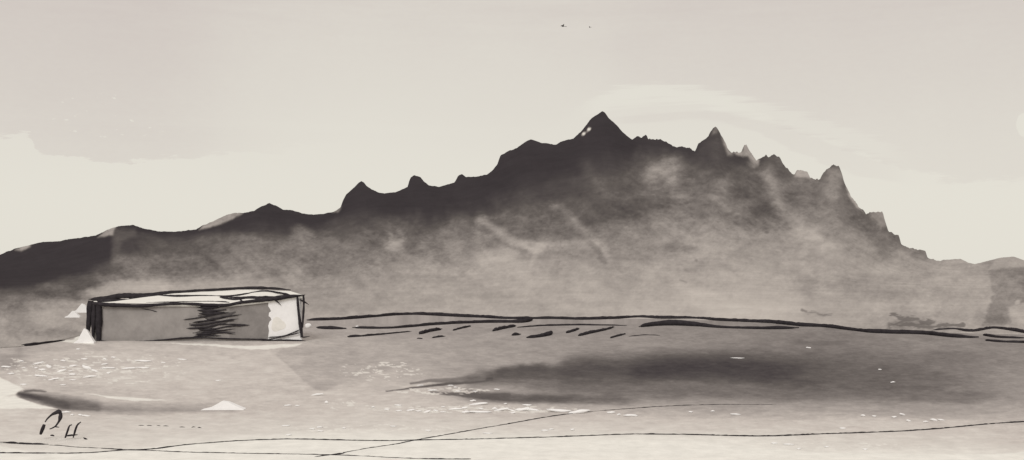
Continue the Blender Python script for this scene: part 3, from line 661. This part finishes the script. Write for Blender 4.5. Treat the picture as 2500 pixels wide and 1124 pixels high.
scatter([(774,963,24,5,-10),(797,982,8,8),(703,989,14,4),(726,990,12,3),(698,1039,20,3),(780,1043,14,4),(782,1052,14,3),(762,1047,10,3),(840,1045,8,3),(705,1062,12,4),(534,929,12,3),(960,1041,12,3),(1045,1050,14,3),(1190,1056,20,3),(1330,1050,14,4),(1346,1047,12,3),(1398,1048,9,5)],
        'faint pale pebble on the grey foreground', 'faint pale pebbles on the foreground')

# ------------------------------------------------------------------ birds
def bird_mesh(s, seed):
    r = random.Random(seed); bm = bmesh.new()
    bmesh.ops.create_uvsphere(bm, u_segments=10, v_segments=8, radius=1)
    for v in bm.verts:
        k = 1 - .5 * max(0, v.co.x); v.co = (v.co.x * .42 * s, v.co.y * .16 * s * k, v.co.z * .2 * s * k)
    def fin(pts):
        a = [bm.verts.new((x * s, y * s, z_ * s + .02 * s)) for x, y, z_ in pts]; b = [bm.verts.new((x * s, y * s, z_ * s - .02 * s)) for x, y, z_ in pts]; n = len(a)
        bm.faces.new(a); bm.faces.new(b[::-1])
        for i in range(n): bm.faces.new((a[i], b[i], b[(i + 1) % n], a[(i + 1) % n]))
    for sg in (-1, 1): fin([(.2, sg * .1, .05), (.05, sg * .6, .32), (-.2, sg * 1.1, .2), (-.15, sg * .5, .2), (-.2, sg * .1, .03)])
    fin([(.35, -.06, 0), (1.0, -.1, .04), (1.0, .1, .04), (.35, .06, 0)])
    bmesh.ops.recalc_face_normals(bm, faces=bm.faces)
    me = bpy.data.meshes.new('bird'); bm.to_mesh(me); bm.free(); me.materials.append(M['bird']); return me
for x, y, s, lb in ((1374,64,.62,'largest dark bird, a speck high above the main summit'), (1440,67,.3,'small dark bird just right of the largest bird')):
    o = bpy.data.objects.new('bird', bird_mesh(s, int(x))); COL.objects.link(o); o.location = at(x, y, 150); o.rotation_euler = (0, .1, random.uniform(-.4, .4))
    tag(o, lb, 'bird', 'dark birds high in the sky')

# ------------------------------------------------------------------ sky
world = bpy.data.worlds.new("World"); scene.world = world; world.use_nodes = True
nt = world.node_tree; N = nt.nodes; Lk = nt.links
for n in list(N): N.remove(n)
SUN_EL, SUN_AZ = math.radians(42), math.radians(197)
def math_(op, a, b=None, c=None, clamp=False):
    n = N.new('ShaderNodeMath'); n.operation = op; n.use_clamp = clamp
    for i, v in enumerate((a, b, c)):
        if v is None: continue
        if isinstance(v, (int, float)): n.inputs[i].default_value = v
        else: Lk.new(v, n.inputs[i])
    return n.outputs[0]
def smooth(v, a, b):
    n = N.new('ShaderNodeMapRange'); n.interpolation_type = 'SMOOTHSTEP'; Lk.new(v, n.inputs['Value'])
    n.inputs['From Min'].default_value = a; n.inputs['From Max'].default_value = b; return n.outputs['Result']
tc = N.new('ShaderNodeTexCoord'); sx = N.new('ShaderNodeSeparateXYZ'); Lk.new(tc.outputs['Generated'], sx.inputs[0])
AZ = math_('ARCTAN2', sx.outputs['X'], sx.outputs['Y']); EL = math_('ARCSINE', sx.outputs['Z'])
def azel(px_, py_):
    a = math.atan((px_ - CX) / FOC); return a, math.atan((HOR - py_) / FOC * math.cos(a))
S01 = math_('MULTIPLY_ADD', AZ, 1 / 1.4, .5, True)
def curve(pts, elev=True):
    n = N.new('ShaderNodeFloatCurve'); c = n.mapping.curves[0]; ps = []
    for x, y in pts:
        a, e = azel(x, y if elev else 300); ps.append((a / 1.4 + .5, e / .4 if elev else y))
    while len(c.points) < len(ps): c.points.new(0, 0)
    for p, (u, v) in zip(c.points, ps): p.location = (u, v); p.handle_type = 'VECTOR' if elev else 'AUTO'
    n.mapping.update(); Lk.new(S01, n.inputs['Value'])
    return math_('MULTIPLY', n.outputs['Value'], .4) if elev else n.outputs['Value']
def noise(scale, sx_=1., sy_=1., detail=5, w=0.0, rough=.6):
    cb = N.new('ShaderNodeCombineXYZ'); Lk.new(math_('MULTIPLY', AZ, sx_), cb.inputs[0]); Lk.new(math_('MULTIPLY', EL, sy_), cb.inputs[1]); cb.inputs[2].default_value = w
    n = N.new('ShaderNodeTexNoise'); n.inputs['Scale'].default_value = scale; n.inputs['Detail'].default_value = detail; n.inputs['Roughness'].default_value = rough
    Lk.new(cb.outputs[0], n.inputs['Vector']); return math_('SUBTRACT', n.outputs['Fac'], .5)
rag = math_('MULTIPLY', math_('ADD', noise(16, 1, 4, 6, 1.0), math_('MULTIPLY', noise(34, 1, 4.5, 6, 6.0, .7), .9)), .026)
ELr = math_('ADD', EL, rag)
ELw = math_('ADD', EL, math_('MULTIPLY', noise(3, 1, 2, 4, 4.0), .05))
# left cloud bank with its ragged clean lower edge
E1 = curve([(-900,360),(0,331),(70,327),(82,345),(88,366),(100,372),(180,381),(225,390),(268,400),(330,392),(450,383),(560,378),(640,374),(760,352),(900,330),(2500,330)])
f1 = curve([(-900,1),(0,1),(300,1),(450,.8),(580,.36),(700,.14),(850,.03),(950,0),(2500,0)], False)
m1 = math_('MULTIPLY', smooth(math_('SUBTRACT', ELr, E1), -.0012, .0016), f1)
# bank on the right whose edge arcs over the summit
E3 = curve([(-900,300),(1200,400),(1300,346),(1400,272),(1470,237),(1540,216),(1620,218),(1700,226),(1780,244),(1850,280),(1920,308),(2000,332),(2080,364),(2160,398),(2230,424),(2290,441),(2360,446),(2430,438),(2520,433),(3400,420)])
f3 = curve([(-900,0),(1100,0),(1380,.12),(1520,.6),(1650,.85),(1900,.9),(2100,1),(2500,1),(3400,1)], False)
st = noise(9, 1, 14, 5, 7.0)
m3 = math_('MULTIPLY', smooth(math_('ADD', math_('SUBTRACT', ELr, E3), math_('MULTIPLY', st, .01)), -.002, .0035), f3)
# thin grey streak beneath the arc
E4 = curve([(-900,200),(1380,320),(1480,298),(1560,287),(1680,281),(1760,286),(1840,305),(1930,338),(2030,380),(2120,410),(2230,436),(2500,450),(3400,450)])
f4 = curve([(-900,0),(1440,0),(1540,.8),(1700,.9),(1900,.8),(2080,.8),(2200,.3),(2300,0),(3400,0)], False)
d4 = math_('ABSOLUTE', math_('SUBTRACT', EL, E4))
w4 = curve([(-900,.3),(1500,.2),(1700,.22),(1850,.3),(2000,.5),(2150,.4),(3400,.3)], False)
m4 = math_('MULTIPLY', math_('MULTIPLY', smooth(math_('SUBTRACT', math_('MULTIPLY', w4, .022), math_('ADD', d4, math_('MULTIPLY', st, .012))), -.0012, .0022), f4), .6)
# white gap at the right edge, and white flecks inside the left bank
ga, ge = azel(2500, 305)
mg = smooth(math_('ADD', math_('ADD', math_('POWER', math_('DIVIDE', math_('SUBTRACT', AZ, ga), .0060), 2.0), math_('POWER', math_('DIVIDE', math_('SUBTRACT', EL, ge), .0105), 2.0)), math_('MULTIPLY', noise(60, 1, 1, 3, 2.0), 1.6)), 1.2, .8)
fa_, fe_ = azel(260, 285)
near = smooth(math_('ADD', math_('POWER', math_('DIVIDE', math_('SUBTRACT', AZ, fa_), .060), 2.0), math_('POWER', math_('DIVIDE', math_('SUBTRACT', EL, fe_), .024), 2.0)), 1.2, .3)
fl_ = math_('MULTIPLY', smooth(noise(120, 1, 2.6, 2, 3.0, .5), .16, .22), near)
# overall thin veil, thicker overhead
veil = math_('MULTIPLY', smooth(ELw, .05, .262), .44)
veil = math_('ADD', veil, math_('MULTIPLY', smooth(ELw, .2, .29), .16))
mott = math_('MULTIPLY', noise(10, 1, 1.6, 6, 9.0), .22)
fine = math_('MULTIPLY', noise(120, 1, 2, 4, 5.0), .16)
streak = math_('MULTIPLY', math_('MULTIPLY', noise(8, 1, 9, 4, 11.0), .5), smooth(EL, .18, .26))
tot = math_('ADD', math_('MULTIPLY', m1, .38), math_('MULTIPLY', m3, .22))
tot = math_('ADD', tot, math_('MULTIPLY', m4, .34)); tot = math_('ADD', tot, veil)
tot = math_('ADD', tot, math_('MULTIPLY', math_('ADD', math_('ADD', mott, fine), streak), smooth(tot, .0, .5)))
E5 = curve([(-900,250),(1300,330),(1420,262),(1500,228),(1600,216),(1700,222),(1800,244),(1900,272),(1990,300),(2090,330),(2200,372),(2330,420),(3400,430)])
d5 = math_('ABSOLUTE', math_('SUBTRACT', math_('SUBTRACT', EL, E5), -.004))
f5 = curve([(-900,0),(1380,0),(1480,1),(1750,1),(1900,.7),(2150,.55),(2300,0),(3400,0)], False)
m5 = math_('MULTIPLY', smooth(math_('ADD', math_('SUBTRACT', .010, d5), math_('MULTIPLY', noise(12, 1, 26, 5, 13.0), .034)), -.001, .006), f5)
tot = math_('MULTIPLY', tot, math_('SUBTRACT', 1.0, math_('MULTIPLY', m5, .75)))
tot = math_('MULTIPLY', tot, math_('SUBTRACT', 1.0, math_('MULTIPLY', math_('MAXIMUM', mg, fl_), .9)), None, True)
mx = N.new('ShaderNodeMix'); mx.data_type = 'RGBA'
Lk.new(tot, mx.inputs['Factor'])
mx.inputs[6].default_value = (*s2l([229, 225, 214]), 1); mx.inputs[7].default_value = (*s2l([207, 197, 191]), 1)
sky = N.new('ShaderNodeTexSky'); sky.sky_type = 'NISHITA'; sky.sun_disc = False; sky.sun_elevation = SUN_EL; sky.sun_rotation = SUN_AZ
bg1 = N.new('ShaderNodeBackground'); bg1.inputs['Strength'].default_value = .05; Lk.new(sky.outputs[0], bg1.inputs['Color'])
bg2 = N.new('ShaderNodeBackground'); bg2.inputs['Strength'].default_value = 1.0; Lk.new(mx.outputs[2], bg2.inputs['Color'])
ms = N.new('ShaderNodeMixShader'); ms.inputs[0].default_value = .97
Lk.new(bg1.outputs[0], ms.inputs[1]); Lk.new(bg2.outputs[0], ms.inputs[2])
wo = N.new('ShaderNodeOutputWorld'); Lk.new(ms.outputs[0], wo.inputs['Surface'])

sl = bpy.data.lights.new('sun', 'SUN'); sl.energy = 1.5; sl.angle = math.radians(25); sl.color = (1, .97, .93)
so = bpy.data.objects.new('sun', sl); COL.objects.link(so)
# sky rotation 0 looks along +Y; light comes from behind the viewer
d = (math.sin(SUN_AZ) * math.cos(SUN_EL), math.cos(SUN_AZ) * math.cos(SUN_EL), math.sin(SUN_EL))
from mathutils import Vector
so.rotation_euler = Vector(d).to_track_quat('Z', 'Y').to_euler()

# ------------------------------------------------------------------ camera
cam = bpy.data.cameras.new('camera'); cam.sensor_width = 36; cam.lens = 36 * FOC / 2500; cam.clip_end = 20000
cam.shift_y = (HOR - 562) / 2500
co = bpy.data.objects.new('camera', cam); COL.objects.link(co); co.location = (0, 0, EYE); co.rotation_euler = (math.pi / 2, 0, 0)
scene.camera = co
vs_ = scene.view_settings; vs_.view_transform = 'Standard'; vs_.look = 'None'; vs_.exposure = 0; vs_.gamma = 1; vs_.use_curve_mapping = False
